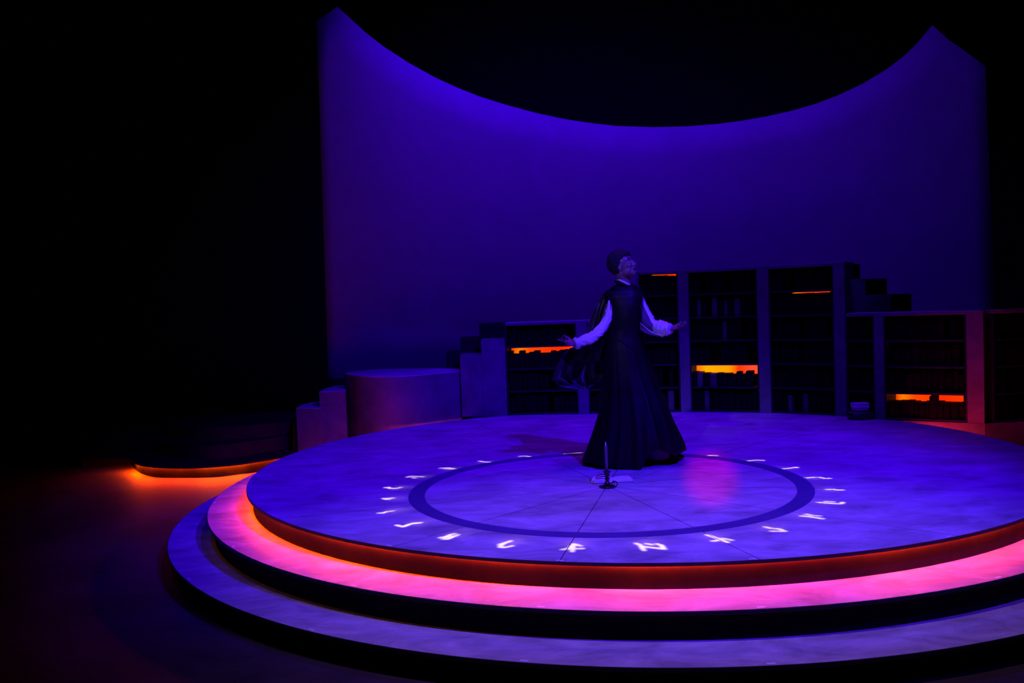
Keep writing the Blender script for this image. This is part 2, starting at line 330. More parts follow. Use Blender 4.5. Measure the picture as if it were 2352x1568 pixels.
def bookcase(name, where, pl, pr, z0, H, rows, wl, wr, depth=0.32, slots=(), fill=None, pale=(), cap=True, label=None, dens=1.0):
    pl = Vector(pl[:2]); pr = Vector(pr[:2]); W = (pr - pl).length; ang = math.atan2(pr.y - pl.y, pr.x - pl.x)
    t = empty(name, (pl.x, pl.y, z0), label, 'bookcase', rotz=ang)
    if wl: box('post', 0, wl, 0, depth, 0, H, M['set'], t)
    if wr: box('post', W - wr, W, 0, depth, 0, H, M['set'], t)
    ia, ib = wl + 0.001, W - wr - 0.001
    th = 0.022; rh = (H - 0.03) / rows
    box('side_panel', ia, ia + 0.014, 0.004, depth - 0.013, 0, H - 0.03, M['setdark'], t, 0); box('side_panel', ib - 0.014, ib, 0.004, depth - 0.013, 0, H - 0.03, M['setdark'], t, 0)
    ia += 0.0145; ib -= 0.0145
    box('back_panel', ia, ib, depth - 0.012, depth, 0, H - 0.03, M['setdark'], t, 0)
    box('top_board', ia - 0.014, ib + 0.014, 0.0, depth, H - 0.03, H, M['set'], t)
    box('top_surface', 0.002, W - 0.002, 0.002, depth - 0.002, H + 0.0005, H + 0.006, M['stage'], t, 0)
    for i in range(rows):                     # i = 0 is the top row
        zb = (rows - 1 - i) * rh
        box('shelf', ia, ib, 0.012, depth - 0.013, zb, zb + th, M['shelf'], t)
        if i in slots:
            a, b, mk = slots[i][:3]; ph = slots[i][4] if len(slots[i]) > 4 else 0.12
            box('shelf_light', ia + (ib - ia) * a, ib - (ib - ia) * (1 - b), depth - 0.03, depth - 0.0135, zb + rh - ph, zb + rh - 0.004, M[mk], t, 0)
        f = (fill or {}).get(i, 1.0)
        if f <= 0: continue
        x = ia + 0.006; hr = rh - th; nth = -1
        while True:
            tk = random.uniform(0.042, 0.078)
            if x + tk > ia + (ib - ia) * f - 0.004: break
            hb = hr * random.uniform(0.70, 0.90)
            if i in slots: hb = hr * random.choice(slots[i][3])
            if random.random() > 0.09 or i in slots:
                pal = any(r == i and abs((x + tk / 2 - ia) / (ib - ia) - u) < 0.028 for r, u in pale)
                kind = 'bookpale' if pal else random.choice(['book', 'book', 'book2'])
                o = bpy.data.objects.new('book', book_mesh(kind)); C.objects.link(o)
                o.scale = (tk - 0.003, random.uniform(0.15, 0.19), hb)
                o.rotation_euler = (0, 0, ang)
                lp = Matrix.Rotation(ang, 4, 'Z') @ Vector((x, 0.03 + random.uniform(0, 0.03), zb + th))
                o.location = Vector((pl.x, pl.y, z0)) + lp
                rn = ROWN[rows][i]
                nth += 1
                tag(o, f'{"pale" if pal else "dark"} book, {ORD[nth]} from left on {rn} shelf of {where}', 'book', f'books on the {rn} shelf of the {where}')
                NB[0] += 1
            x += tk + 0.001
    return t
P = lambda x, y, z=0.0: G(x, y, z)
bookcase('low_bookcase', 'the leftmost low bookcase', P(1167, 954), P(1354, 950), TOP, 1.09, 4, 0.0, 0.125,
         slots={1: (0.02, 0.99, 'slot_red', (0.76, 0.80, 0.82, 0.84, 0.70))}, fill={0: 1, 1: 1, 2: 1, 3: 1},
         label='low four-shelf bookcase left of the performer, orange light behind its second shelf')
bookcase('low_bookcase', 'the low bookcase behind the performer', P(1354.5, 950), P(1466, 948), TOP, 1.09, 4, 0.0, 0.0, fill={0: 0, 1: 0, 2: 0.3, 3: 0.3},
         label='low bookcase mostly hidden behind the performer, between low lit and tall ones')
tb = [P(1470, 947), P(1588, 945.5), P(1772, 948), P(1946, 956)]
bookcase('tall_bookcase', 'the left tall bookcase', tb[0], tb[1], TOP, 1.63, 6, 0.03, 0.115, slots={0: (0.3, 1.0, 'slot_red', (0.93, 0.90, 0.94), 0.022)}, pale=[(3, 0.1), (5, 0.75)],
         label='left one of the three tall bookcases, just behind the raised open hand')
bookcase('tall_bookcase', 'the middle tall bookcase', tb[1], tb[2], TOP, 1.63, 6, 0.0, 0.125, slots={4: (0.0, 1.0, 'slot', (0.62, 0.70, 0.60, 0.68, 0.56))},
         pale=[(1, 0.1), (1, 0.37), (1, 0.56), (1, 0.73), (2, 0.52), (4, 0.1), (4, 0.3), (4, 0.93), (5, 0.24)],
         label='middle tall bookcase with wide bright orange glow behind its fifth shelf')
bookcase('tall_bookcase', 'the right tall bookcase', tb[2], tb[3], TOP, 1.63, 6, 0.0, 0.12, slots={1: (0.22, 0.86, 'slot_red', (0.93, 0.945, 0.95))},
         pale=[(2, 0.1), (2, 0.25), (2, 0.37), (5, 0.25), (5, 0.5)],
         label='right one of three tall bookcases, thin red line of light near its top')
rb = [P(1946.5, 958.5), P(2033, 964), P(2262, 972.5), P(2352, 966), P(2440, 962)]
bookcase('low_bookcase', 'the narrow low bay', rb[0], rb[1], TOP, 1.09, 4, 0.0, 0.10, fill={0: 0.9, 1: 0.9, 2: 0.9, 3: 0.9},
         label='narrow low bay right of the tall bookcases, small book stack before it')
bookcase('low_bookcase', 'the bookcase with red post', rb[1], rb[2], TOP, 1.09, 4, 0.0, 0.15, slots={3: (0.05, 0.93, 'slot_red', (0.66, 0.70, 0.64, 0.92, 0.68))}, pale=[],
         label='low bookcase at right whose right post glows red, orange light in bottom shelf')
bookcase('low_bookcase', 'the bookcase at right edge', rb[2] + (rb[4] - rb[2]).normalized() * 0.10, rb[4], TOP, 1.09, 4, 0.0, 0.10, slots={0: (0.0, 0.12, 'slot_red', (0.95, 0.97))},
         label='low dark bookcase cut off by the right edge of the picture')
# plinths under the bookcases that stand beyond the stage edge
pr_ = empty('right_plinth', (rb[1].x, rb[1].y, 0), 'plinth under the right low bookcases, its face lit red by the stage edge light', 'plinth')
def out_t(a, b):                     # first point of the front line that clears the stage edge
    for k in range(101):
        q = a.lerp(b, k / 100)
        if math.hypot(q.x - CX, q.y - CY) > 3.215: return q
q1 = out_t(rb[1], rb[2])
o = prism('plinth_block', [tuple(q1[:2]), tuple(rb[2][:2]), tuple(rb[4][:2]), (rb[4].x + 0.1, rb[4].y + 1.0), (q1.x + 0.45, q1.y + 0.55)], 0, TOP - 0.001, M['set']); local(o, pr_)
bp_ = empty('rear_platform', (1.6, 11.2, 0), 'dark low platform behind the round stage, carrying the bookcases', 'platform')
a_end = math.degrees(math.atan2(q1.y - CY, q1.x - CX)); arc = [(CX + 3.215 * math.cos(math.radians(a)), CY + 3.215 * math.sin(math.radians(a))) for a in np.linspace(a_end + 0.5, 118, 32)]
o = prism('platform_block', arc + [(-0.55, 12.1), (4.2, 12.1), (q1.x + 0.44, q1.y + 0.57)], 0, TOP - 0.002, M['setdark']); local(o, bp_)

# ================================================================ stair blocks right of the tall bookcases
s2 = empty('right_stair', (3.9, 10.2, 0), 'grey block stair coming down behind the right low bookcases', 'steps')
def S2(o): return local(o, s2)
def wall_piece(name, xa, xb, ytop, yd, z1px, dep, m):
    a = D(xa, ytop, yd); b = D(xb, ytop, yd)
    S2(prism(name, [(a.x, yd), (b.x, yd), (b.x, yd + dep), (a.x, yd + dep)], TOP if yd > 10 else TOP + 1.092, TOP + z1px, m))
def zrel(px, py, yd): return D(px, py, yd).z - TOP
wall_piece('stair_block', 1924, 1987, 640, 9.78, zrel(1950, 641, 9.78), 0.3, M['set'])
wall_piece('stair_block', 1987.6, 2047, 676, 9.78, zrel(2017, 677, 9.78), 0.3, M['set'])
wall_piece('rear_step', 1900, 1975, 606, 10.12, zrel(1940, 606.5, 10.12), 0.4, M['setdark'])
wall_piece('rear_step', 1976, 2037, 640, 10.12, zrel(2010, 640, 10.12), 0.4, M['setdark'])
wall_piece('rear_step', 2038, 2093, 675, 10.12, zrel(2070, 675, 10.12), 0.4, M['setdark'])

# ================================================================ small stack of books and bag right
bs = G(1978, 962, 0.0)
bag = empty('dark_bundle', (bs.x, bs.y, TOP), 'dark low rounded bundle on stage in front of the narrow low bay', 'bag')
def lathe(name, prof, m, parent=None, n=24, sx=1, sy=1, loc=(0, 0, 0), smooth=True):
    vs = []; fs = []
    for r, z in prof:
        for i in range(n): a = 2 * PI * i / n; vs.append((r * math.cos(a) * sx, r * math.sin(a) * sy, z))
    k = len(prof)
    for j in range(k - 1):
        for i in range(n): fs.append([j * n + i, j * n + (i + 1) % n, (j + 1) * n + (i + 1) % n, (j + 1) * n + i])
    fs.append(list(range(n))); fs.append(list(range((k - 1) * n, k * n)))
    o = pydata(name, vs, fs, m, parent, smooth); o.location = loc; return o
lathe('sack', [(0.08, 0), (0.135, 0.012), (0.15, 0.04), (0.14, 0.07), (0.11, 0.088), (0.05, 0.092)], M['leather'], bag, sy=0.6, n=28)
lathe('knot', [(0.012, 0), (0.026, 0.008), (0.024, 0.02), (0.008, 0.028)], M['leather'], bag, loc=(-0.12, -0.035, 0.06), n=12)
def flat_book(name, loc, sx, sy, h, cm, rot, label):
    t = empty(name, loc, label, 'book', rotz=rot)
    box('page_block', -sx / 2 + .006, sx / 2 - .006, -sy / 2 + .006, sy / 2 - .006, 0.004, h - .004, M['page'], t, 0)
    box('cover', -sx / 2, sx / 2, -sy / 2, sy / 2, 0, 0.004, cm, t, 0.001); box('cover', -sx / 2, sx / 2, -sy / 2, sy / 2, h - 0.004, h, cm, t, 0.001)
    box('spine', -sx / 2, sx / 2, sy / 2 - 0.004, sy / 2, 0.004, h - .004, cm, t, 0.0)
    return t
zz = TOP + 0.093
flat_book('book', (bs.x - 0.01, bs.y, zz), 0.15, 0.10, 0.030, M['bookpale'], 0.03, 'grey closed book under the pale one, on the dark bundle by the narrow bay')
t = flat_book('book', (bs.x - 0.005, bs.y + .005, zz + 0.0305), 0.16, 0.11, 0.044, M['page'], -0.02, 'bright pale book topping the small stack by the narrow low bay')

# ================================================================ the curved backdrop
bt = [(727, 48), (751, 32), (775, 15), (800, 38), (840, 75), (880, 106), (940, 145), (1000, 178), (1050, 201), (1100, 221), (1160, 240), (1230, 259), (1300, 274), (1360, 283), (1420, 289.5), (1500, 292), (1580, 290), (1640, 285.5), (1700, 278), (1760, 267.5), (1820, 254), (1870, 239.5), (1920, 221), (1980, 193), (2040, 157), (2080, 126), (2110, 97), (2142, 58), (2180, 92), (2220, 120), (2263, 152)]
vs = []; NC = len(bt)
for i, (x, y) in enumerate(bt):
    s = (x - 1495) / 768.0; Y = 12.95 - 0.75 * s * s
    u = (x - 727) / 1536.0; xb = 751 + u * (2290 - 751)
    pt = D(x, y, Y); pb = D(xb, 800, Y); zb = TOP + 0.40
    for k in range(9): vs.append((pb.x + (pt.x - pb.x) * k / 8, Y, zb + (pt.z - zb) * k / 8))
front = len(vs)
vs += [(v[0], v[1] + 0.05, v[2]) for v in vs]
fs = []
for i in range(NC - 1):
    for k in range(8):
        a, b = i * 9 + k, (i + 1) * 9 + k
        fs += [[a, b, b + 1, a + 1], [front + a, front + a + 1, front + b + 1, front + b]]
    fs += [[i * 9, front + i * 9, front + i * 9 + 9, i * 9 + 9], [i * 9 + 8, i * 9 + 17, front + i * 9 + 17, front + i * 9 + 8]]
for k in range(8):
    fs += [[k, k + 1, front + k + 1, front + k]]; a = (NC - 1) * 9 + k; fs += [[a, front + a, front + a + 1, a + 1]]
cyc = pydata('backdrop_screen', vs, fs, M['cyc'], None, False)
for p in cyc.data.polygons:
    p.use_smooth = abs(p.normal.y) > 0.8
tag(cyc, 'huge curved pale backdrop with a scooped top edge, glowing violet blue', 'backdrop')
o = box('rear_plinth', -2.42, 7.3, 12.15, 13.2, 0, TOP + 0.398, M['black'], bev=0.005); tag(o, 'long black base under the violet backdrop', 'platform')

# ================================================================ open book, candlestick and candle at the centre of the ring
bk = G(1408, 1104, 0.0)
ob = empty('open_book', (bk.x, bk.y, TOP), 'open book lying flat on stage behind the candle', 'book', rotz=0.04)
def page_half(sgn):
    n = 10; vs = []; fs = []; W = 0.155; Dp = 0.15
    tilt = 0.22 * (1 if sgn < 0 else -0.05)
    for i in range(n + 1):
        u = i / n; x = sgn * (W if sgn < 0 else 0.135) * u; z = 0.008 + 0.022 * math.sin(min(1, u * 1.25) * PI * 0.5) * (1 - 0.45 * u) * (1.25 if sgn < 0 else 0.9)
        for yy in (-Dp / 2, Dp / 2):
            xx = x + (0.25 * yy if sgn < 0 else -0.05 * yy)
            vs += [(xx, yy, z), (xx, yy, 0.004)]
    for i in range(n):
        a, b = i * 4, (i + 1) * 4
        fs += [[a, b, b + 2, a + 2], [a + 1, a + 3, b + 3, b + 1], [a, a + 1, b + 1, b], [a + 2, b + 2, b + 3, a + 3]]
    fs += [[0, 2, 3, 1], [4 * n, 4 * n + 1, 4 * n + 3, 4 * n + 2]]
    return pydata('page_block', vs, fs, M['page'], ob, False)
page_half(-1); page_half(1)
box('cover', -0.165, 0.142, -0.08, 0.08, 0, 0.004, M['leather'], ob, 0.001)
strp = []
q0 = Vector((-0.15, -0.045, 0.037)); ribs = []
for i in range(13):
    u = i / 12; ribs.append(Vector((-0.135 + 0.11 * u, -0.05 + 0.02 * math.sin(u * PI) , 0.036 + 0.014 * math.sin(u * PI))))
def tube(name, pts, radii, m, parent=None, n=10, closed=True, smooth=True, squash=None):
    vs = []; fs = []; N = len(pts); up = Vector((0, 0, 1)); pts = [Vector(p) for p in pts]
    prev = None
    for i, p in enumerate(pts):
        t = (pts[min(N - 1, i + 1)] - pts[max(0, i - 1)]).normalized()
        if prev is None: nn = t.cross(up); nn = nn if nn.length > 0.01 else t.cross(Vector((1, 0, 0))); nn.normalize()
        else: nn = (prev - t * prev.dot(t)).normalized()
        prev = nn; bb = t.cross(nn)
        r = radii[i] if hasattr(radii, '__len__') else radii
        for j in range(n): a = 2 * PI * j / n; vs.append(p + (nn * math.cos(a) + bb * math.sin(a) * (squash or 1)) * r)
    for i in range(N - 1):
        for j in range(n): fs.append([i * n + j, i * n + (j + 1) % n, (i + 1) * n + (j + 1) % n, (i + 1) * n + j])
    if closed: fs.append(list(range(n))); fs.append(list(range((N - 1) * n, N * n)))
    if name is None: return vs, fs
    return pydata(name, vs, fs, m, parent, smooth)
sp = empty('leather_strap', (bk.x, bk.y, TOP), 'small dark curved strap lying on the left page of the open book', 'strap', rotz=0.04)
tube('band', ribs, [0.006 + 0.006 * math.sin(i / 12 * PI) for i in range(13)], M['leather'], sp)
tube('band_highlight', [r + Vector((0.0, -0.014, 0.002)) for r in ribs], 0.003, M['page'], sp, n=6)  # pale tube stands in for the bright highlight along the strap
cs0 = G(1395, 1119, 0.0)
ck = empty('candlestick', (cs0.x, cs0.y, TOP), 'dark metal candlestick in front of the open book', 'candlestick')
lathe('base', [(0.005, 0.0), (0.052, 0.0), (0.060, 0.006), (0.058, 0.012), (0.040, 0.014), (0.030, 0.018), (0.020, 0.022)], M['brass'], ck, 28)
lathe('stem', [(0.020, 0.020), (0.024, 0.030), (0.018, 0.038), (0.011, 0.045), (0.014, 0.055), (0.018, 0.064), (0.012, 0.072), (0.013, 0.082)], M['brass'], ck, 24)
lathe('socket', [(0.013, 0.080), (0.018, 0.088), (0.020, 0.104), (0.027, 0.114), (0.027, 0.118), (0.012, 0.118)], M['brass'], ck, 24)
tube('finger_loop', [(0.052 + 0.02 * math.cos(a), 0, 0.024 + 0.02 * math.sin(a)) for a in [2 * PI * i / 16 for i in range(16)]] + [(0.072, 0, 0.024)], 0.0035, M['brass'], ck, n=8)
cn_s = (0.8, 0.8, 0.66)
cn = empty('candle', (cs0.x, cs0.y, TOP + 0.118), 'tall slim unlit candle standing in the dark candlestick', 'candle'); cn.rotation_euler = (0, -0.012, 0); cn.scale = cn_s
lathe('candle_shaft', [(0.0125, 0), (0.0125, 0.05), (0.0135, 0.15), (0.0145, 0.235), (0.0150, 0.262), (0.0125, 0.275), (0.009, 0.280)], M['wax'], cn, 18)
lathe('candle_tip', [(0.0075, 0.278), (0.0065, 0.292), (0.0035, 0.310), (0.001, 0.322)], M['waxtip'], cn, 12)

# ================================================================ the projector above the ring: a glass gobo throws the ring of signs
GS = [  # strokes seen on the stage: (points, width in px, strength)
 [(935,1095.6),(944,1093),(974,1094.7)],[(947.5,1096.5),(954,1097.4)],
 [(885,1119.7),(891,1118.4),(896,1121.3),(909,1121.5),(921.6,1118.8)],
 [(879.6,1144.3),(890,1144.3),(903.7,1143.4)],[(884,1146.5),(894,1146.5)],
 [(869.8,1177.8),(880.5,1177.8),(886.8,1174.6),(902.9,1172.9)],
 [(910.9,1205.4),(926,1209.5),(940.4,1204.1),(949.3,1201),(967,1199.6)],[(934,1205),(948,1202),(966,1200.5)],
 [(1010.3,1234.3),(1023.4,1232.5),(1032.7,1227.8),(1045,1225)],[(1016.8,1237.1),(1028,1237.5),(1040.2,1232.5),(1052.4,1227.8)],[(1022,1234),(1036,1230)],
 [(1146.9,1250.2),(1157.2,1247.4),(1174,1241.8)],[(1157,1247.4),(1147.8,1255.8),(1159,1256.8),(1176.8,1253)],
 [(1291.4,1261.7),(1305.7,1259.5),(1317.6,1248.6),(1322.4,1249.8)],[(1317.6,1249),(1314,1266.4)],[(1306,1260),(1339,1259.3)],[(1322,1250.5),(1334.3,1253.3)],
 [(1460.5,1247.4),(1470,1250.5),(1479.5,1264)],[(1472.4,1254.5),(1484.3,1255.7),(1526,1260.5)],[(1484.3,1248),(1497.4,1250.5)],[(1508,1248.6),(1518,1251),(1526,1260.5)],
 [(1623.7,1227.8),(1639,1232.9),(1656.3,1239),(1670.6,1245.1)],[(1636.9,1242),(1647.1,1241),(1660.4,1235.9),(1680.8,1240)],
 [(1757.3,1209.4),(1771.6,1213)],[(1779.8,1214),(1789,1214),(1803.3,1219.6),(1771.6,1219.6)],
 [(1797.9,1076.5),(1815.7,1074.7),(1826.4,1072.5),(1831.8,1073.8)],
 [(1852.3,1097),(1872,1095.7)],[(1882.7,1095.7),(1894.3,1098.5),(1905.9,1098)],
 [(1897.9,1123.8),(1914,1123.4),(1924.6,1125),(1935.4,1124.7)],
 [(1880,1153.3),(1905,1155.5),(1928.2,1156.8),(1933.6,1156),(1935.5,1153)],[(1896,1151.5),(1914,1152)],
 [(1851.4,1180.5),(1869.3,1183.7),(1882.7,1184.6)],[(1840.7,1184.6),(1860.4,1186.3),(1889.8,1191)],
 [(1011.4,1075),(1027.8,1073.4),(1044,1076.2)],[(1022,1076),(1038,1077)],
 [(1101,1058.5),(1112,1060.4),(1125.7,1061.2)],
 [(1193.7,1047.6),(1207,1046.8),(1223.7,1050)],
 [(1297,1042),(1308,1042),(1319,1040.8)],[(1325,1040),(1335,1039.7)],
 [(1612,1048.5),(1631,1045.5),(1646,1046)],
 [(1702,1060),(1737,1056),(1753.7,1057)]]
TAILS = [(960,1094),(905,1120),(892,1145),(888,1175),(942,1204),(1033,1231),(1163,1250),(1315,1256),(1493,1254),(1652,1236),(1783,1215),(1815,1074),(1880,1097),(1915,1124),(1908,1155),(1865,1185),(1030,1075),(1112,1060),(1207,1048),(1315,1041),(1630,1047),(1730,1057)]
segs = []
for st_ in GS:
    q = [G(x, y, 0.0) for x, y in st_]
    for a, b in zip(q[:-1], q[1:]): segs.append((a.x, a.y, b.x, b.y))
r0g, r1g, nr, nt_ = 1.429, 1.95, 66, 1500
th = np.linspace(0, 2 * PI, nt_, endpoint=False); rr = np.linspace(r0g, r1g, nr)
TH, RR = np.meshgrid(th, rr, indexing='ij'); XX = RX + RR * np.cos(TH); YY = RY + RR * np.sin(TH)
val = np.zeros_like(XX)
for ax, ay, bx, by in segs:
    dx, dy = bx - ax, by - ay; L2 = dx * dx + dy * dy + 1e-9
    t_ = np.clip(((XX - ax) * dx + (YY - ay) * dy) / L2, 0, 1)
    dd = np.sqrt((XX - ax - t_ * dx) ** 2 + (YY - ay - t_ * dy) ** 2)
    val = np.maximum(val, np.clip(1.5 - dd / 0.0095, 0, 1))
soft = np.zeros_like(XX)
for x, y in TAILS:
    q = G(x, y, 0.0); a = math.atan2(q.y - RY, q.x - RX); r = math.hypot(q.x - RX, q.y - RY)
    da = (TH - a + PI) % (2 * PI) - PI
    lat = np.exp(-(da * RR / 0.075) ** 2); rad = np.clip((r + 0.03 - RR) / 0.06, 0, 1) * np.clip((RR - 1.40) / 0.2, 0.25, 1)
    soft = np.maximum(soft, 0.085 * lat * rad)
inside = lambda: None
colr = np.stack([np.maximum(val, soft * 1.0), np.maximum(val * 0.93, soft * 0.62), np.maximum(val * 0.78, soft * 0.9), np.ones_like(val)], -1)
pz = empty('pattern_projector', (RX, RY, TOP + 4.8), 'black stage projector hung above the round stage, outside the picture', 'stage light')
k_ = 0.35 / 4.8
vs = []; fs = []
for i in range(nt_):
    for j in range(nr): vs.append(((XX[i, j] - RX) * k_, (YY[i, j] - RY) * k_, -0.35))
for i in range(nt_):
    i2 = (i + 1) % nt_
    for j in range(nr - 1): fs.append((i * nr + j, i2 * nr + j, i2 * nr + j + 1, i * nr + j + 1))
me = bpy.data.meshes.new('glass_gobo'); me.from_pydata(vs, [], fs); me.update()
ca = me.color_attributes.new('print', 'FLOAT_COLOR', 'POINT'); ca.data.foreach_set('color', colr.reshape(-1))
gm = bpy.data.materials.new('printed_gobo_glass'); gm.use_nodes = True; nt = gm.node_tree; nt.nodes.remove(nt.nodes['Principled BSDF'])
at = nt.nodes.new('ShaderNodeAttribute'); at.attribute_name = 'print'; tr = nt.nodes.new('ShaderNodeBsdfTransparent')
nt.links.new(at.outputs['Color'], tr.inputs[0]); nt.links.new(tr.outputs[0], nt.nodes['Material Output'].inputs[0])
gobo = link('glass_gobo', me, gm, pz)
lathe('gobo_hub', [(0.001, -0.352), (r0g * k_ + .0002, -0.352), (r0g * k_ + .0002, -0.349), (0.001, -0.349)], M['can'], pz, 64, smooth=False)
def ringlathe(name, ri, ro, z0, z1, parent): 
    o = arc_strip(name, 0, 0, ri, ro, 0, 360, z0, z1, M['can'], parent, 64, True); return o
ringlathe('housing', 0.160, 0.168, -0.36, 0.12, pz); ringlathe('gobo_frame', r1g * k_ - .0002, 0.160, -0.353, -0.349, pz)
box('mounting_yoke', -0.19, -0.17, -0.03, 0.03, -0.1, 0.35, M['can'], pz); box('mounting_yoke', 0.17, 0.19, -0.03, 0.03, -0.1, 0.35, M['can'], pz)
box('yoke_bar', -0.19, 0.19, -0.03, 0.03, 0.35, 0.37, M['can'], pz)
gs = spot('pattern_projector_lamp', (RX, RY, TOP + 4.8), (RX, RY, 0), 3900, (1.0, 0.86, 0.66), 46, 0.0, 0.0010)
gs.parent = pz; gs.location = (0, 0, 0)

# ================================================================ the performer
def P3(px, py, y=7.4): return D(px, py, y)
def add(bm, vsfs, ):
    vs, fs = vsfs; vv = [bm.verts.new(v) for v in vs]
    for f in fs: bm.faces.new([vv[i] for i in f])
def ell(bm, c, r, axes=None, seg=20, rings=14):
    mt = Matrix.Diagonal((*r, 1))
    if axes is not None: mt = Matrix((( axes[0].x, axes[1].x, axes[2].x, 0), (axes[0].y, axes[1].y, axes[2].y, 0), (axes[0].z, axes[1].z, axes[2].z, 0), (0, 0, 0, 1))) @ mt
    bmesh.ops.create_uvsphere(bm, u_segments=seg, v_segments=rings, radius=1.0, matrix=Matrix.Translation(c) @ mt)
def limb(bm, pts, radii, n=14):
    pts = [Vector(p) for p in pts]
    add(bm, tube(None, pts, radii, None, n=n))
    for p, r in ((pts[0], radii[0]), (pts[-1], radii[-1])): ell(bm, p, (r, r, r), seg=14, rings=10)
def hand(bm, wrist, fdir, nrm, side, curls, spread=0.12, L=0.95):
    # fdir: towards the fingertips; nrm: out of the palm; side: direction of the thumb
    f = fdir.normalized(); nrm = (nrm - f * nrm.dot(f)).normalized(); s = f.cross(nrm).normalized()
    if s.dot(side) < 0: s = -s
    ax = (f, s, nrm)
    ell(bm, wrist + f * 0.048 * L, (0.052 * L, 0.040 * L, 0.015 * L), ax)
    ell(bm, wrist + f * 0.070 * L + s * 0.005, (0.030 * L, 0.041 * L, 0.014 * L), ax)
    limb(bm, [wrist - f * 0.03, wrist + f * 0.02], [0.025 * L, 0.023 * L])
    lens = [0.072, 0.080, 0.075, 0.058]
    for i in range(4):
        o = (1.5 - i) * 0.0205 * L; base = wrist + f * (0.082 - 0.004 * abs(i - 1)) * L + s * o
        d = (f + s * (1.5 - i) * spread).normalized(); p = base; pts = [base - d * 0.02 * L]; pts.append(base); c = 0
        for k, fr_ in enumerate((0.45, 0.30, 0.25)):
            c += curls[i] * (0.7, 1.0, 0.7)[k]
            dd = (d * math.cos(c) + nrm * math.sin(c)).normalized(); p = p + dd * lens[i] * L * fr_; pts.append(p)
        limb(bm, pts, [0.0095 * L, 0.0095 * L, 0.0088 * L, 0.0080 * L, 0.0066 * L], 10)
    tb0 = wrist + f * 0.022 * L + s * 0.026 * L; t1 = tb0 + (f * 0.6 + s * 0.75 + nrm * 0.3).normalized() * 0.036 * L
    t2 = t1 + (f * 0.85 + s * 0.42 + nrm * 0.35).normalized() * 0.030 * L; t3 = t2 + (f * 0.95 + s * 0.1 + nrm * 0.4).normalized() * 0.024 * L
    limb(bm, [tb0 - s * .012, t1, t2, t3], [0.0155 * L, 0.0125 * L, 0.0105 * L, 0.0085 * L], 10)
bm = bmesh.new()
YB = 7.42
# trunk and legs
pel = P3(1436, 800, YB); ch = P3(1437, 705, YB); nk = P3(1434, 655, YB)
limb(bm, [pel, P3(1436, 765, YB), P3(1437, 730, YB), ch, P3(1437, 680, YB)], [0.135, 0.115, 0.12, 0.135, 0.10], 20)
shL = P3(1404, 682, YB + 0.01); shR = P3(1469, 680, YB - 0.01)
limb(bm, [shL, P3(1436, 672, YB), shR], [0.042, 0.070, 0.042])
neck_top = P3(1430, 632, YB - 0.01)
limb(bm, [P3(1436, 672, YB), P3(1434, 652, YB - .01), neck_top], [0.068, 0.056, 0.054], 18)
footL = G(1412, 1062, 0.0); footR = G(1536, 1056, 0.0)
ank = Vector((footL.x, footL.y + 0.06, TOP + 0.09)); anr = Vector((footR.x - 0.05, footR.y + 0.06, TOP + 0.09))
limb(bm, [pel + Vector((-0.08, 0, -0.02)), (pel * 0.5 + ank * 0.5) + Vector((-0.03, -0.05, 0)), ank], [0.09, 0.06, 0.04])
limb(bm, [pel + Vector((0.08, 0, -0.02)), (pel * 0.5 + anr * 0.5) + Vector((0.02, -0.05, 0)), anr], [0.09, 0.06, 0.04])
# arms
elL = P3(1382, 756, YB - 0.06); wrL = P3(1322, 788, YB - 0.10)
elR = P3(1500, 746, YB - 0.06); wrR = P3(1537, 755, YB - 0.22)
limb(bm, [shL, (shL + elL) / 2, elL, (elL + wrL) / 2, wrL], [0.030, 0.026, 0.026, 0.028, 0.023])
limb(bm, [shR, (shR + elR) / 2, elR, (elR + wrR) / 2, wrR], [0.030, 0.026, 0.026, 0.028, 0.023])
hand(bm, wrL, Vector((-0.92, -0.35, 0.05)), Vector((-0.25, -0.6, 0.75)), Vector((0.1, 0.8, 0.6)), [0.05, 0.55, 0.75, 0.85], 0.14)
hand(bm, wrR, Vector((0.80, -0.58, 0.10)), Vector((0.0, -0.22, 1.0)), Vector((0.5, 0.85, 0.1)), [0.42, 0.32, 0.30, 0.38], 0.16)
# head
hc = P3(1429.5, 607, YB - 0.03)
az, el_ = math.radians(-28), math.radians(20)
hf = Vector((math.cos(az) * math.cos(el_), math.sin(az) * math.cos(el_), math.sin(el_)))
hs = hf.cross(Vector((0, 0, 1))).normalized(); hu = hs.cross(hf).normalized()
HS = 0.91
def hp(f, s, u): return hc + (hf * f + hs * s + hu * u) * HS
A3 = (hf, hs, hu)
def he(f, s, u, a, b, c): ell(bm, hp(f, s, u), (a * HS, b * HS, c * HS), A3, 24, 16)
he(-0.005, 0, 0.02, 0.098, 0.077, 0.092); he(0.035, 0, -0.035, 0.060, 0.060, 0.080); he(0.050, 0, -0.098, 0.040, 0.045, 0.030)
he(0.068, 0, -0.114, 0.024, 0.024, 0.018)
for s in (-1, 1):
    he(0.020, 0.045 * s, -0.080, 0.050, 0.018, 0.030)          # jaw line
    he(0.062, 0.038 * s, -0.038, 0.028, 0.024, 0.024)          # cheek
    he(0.079, 0.030 * s, 0.010, 0.014, 0.026, 0.009)           # brow
    he(-0.008, 0.076 * s, -0.030, 0.017, 0.007, 0.031); he(-0.014, 0.081 * s, -0.026, 0.009, 0.006, 0.026)
    he(0.099, 0.014 * s, -0.050, 0.013, 0.009, 0.009)          # nostrils
he(0.083, 0, 0.014, 0.014, 0.030, 0.012)
limb(bm, [hp(0.088, 0, 0.002), hp(0.097, 0, -0.018), hp(0.107, 0, -0.038), hp(0.107, 0, -0.046)], [0.009, 0.011, 0.014, 0.014], 12)
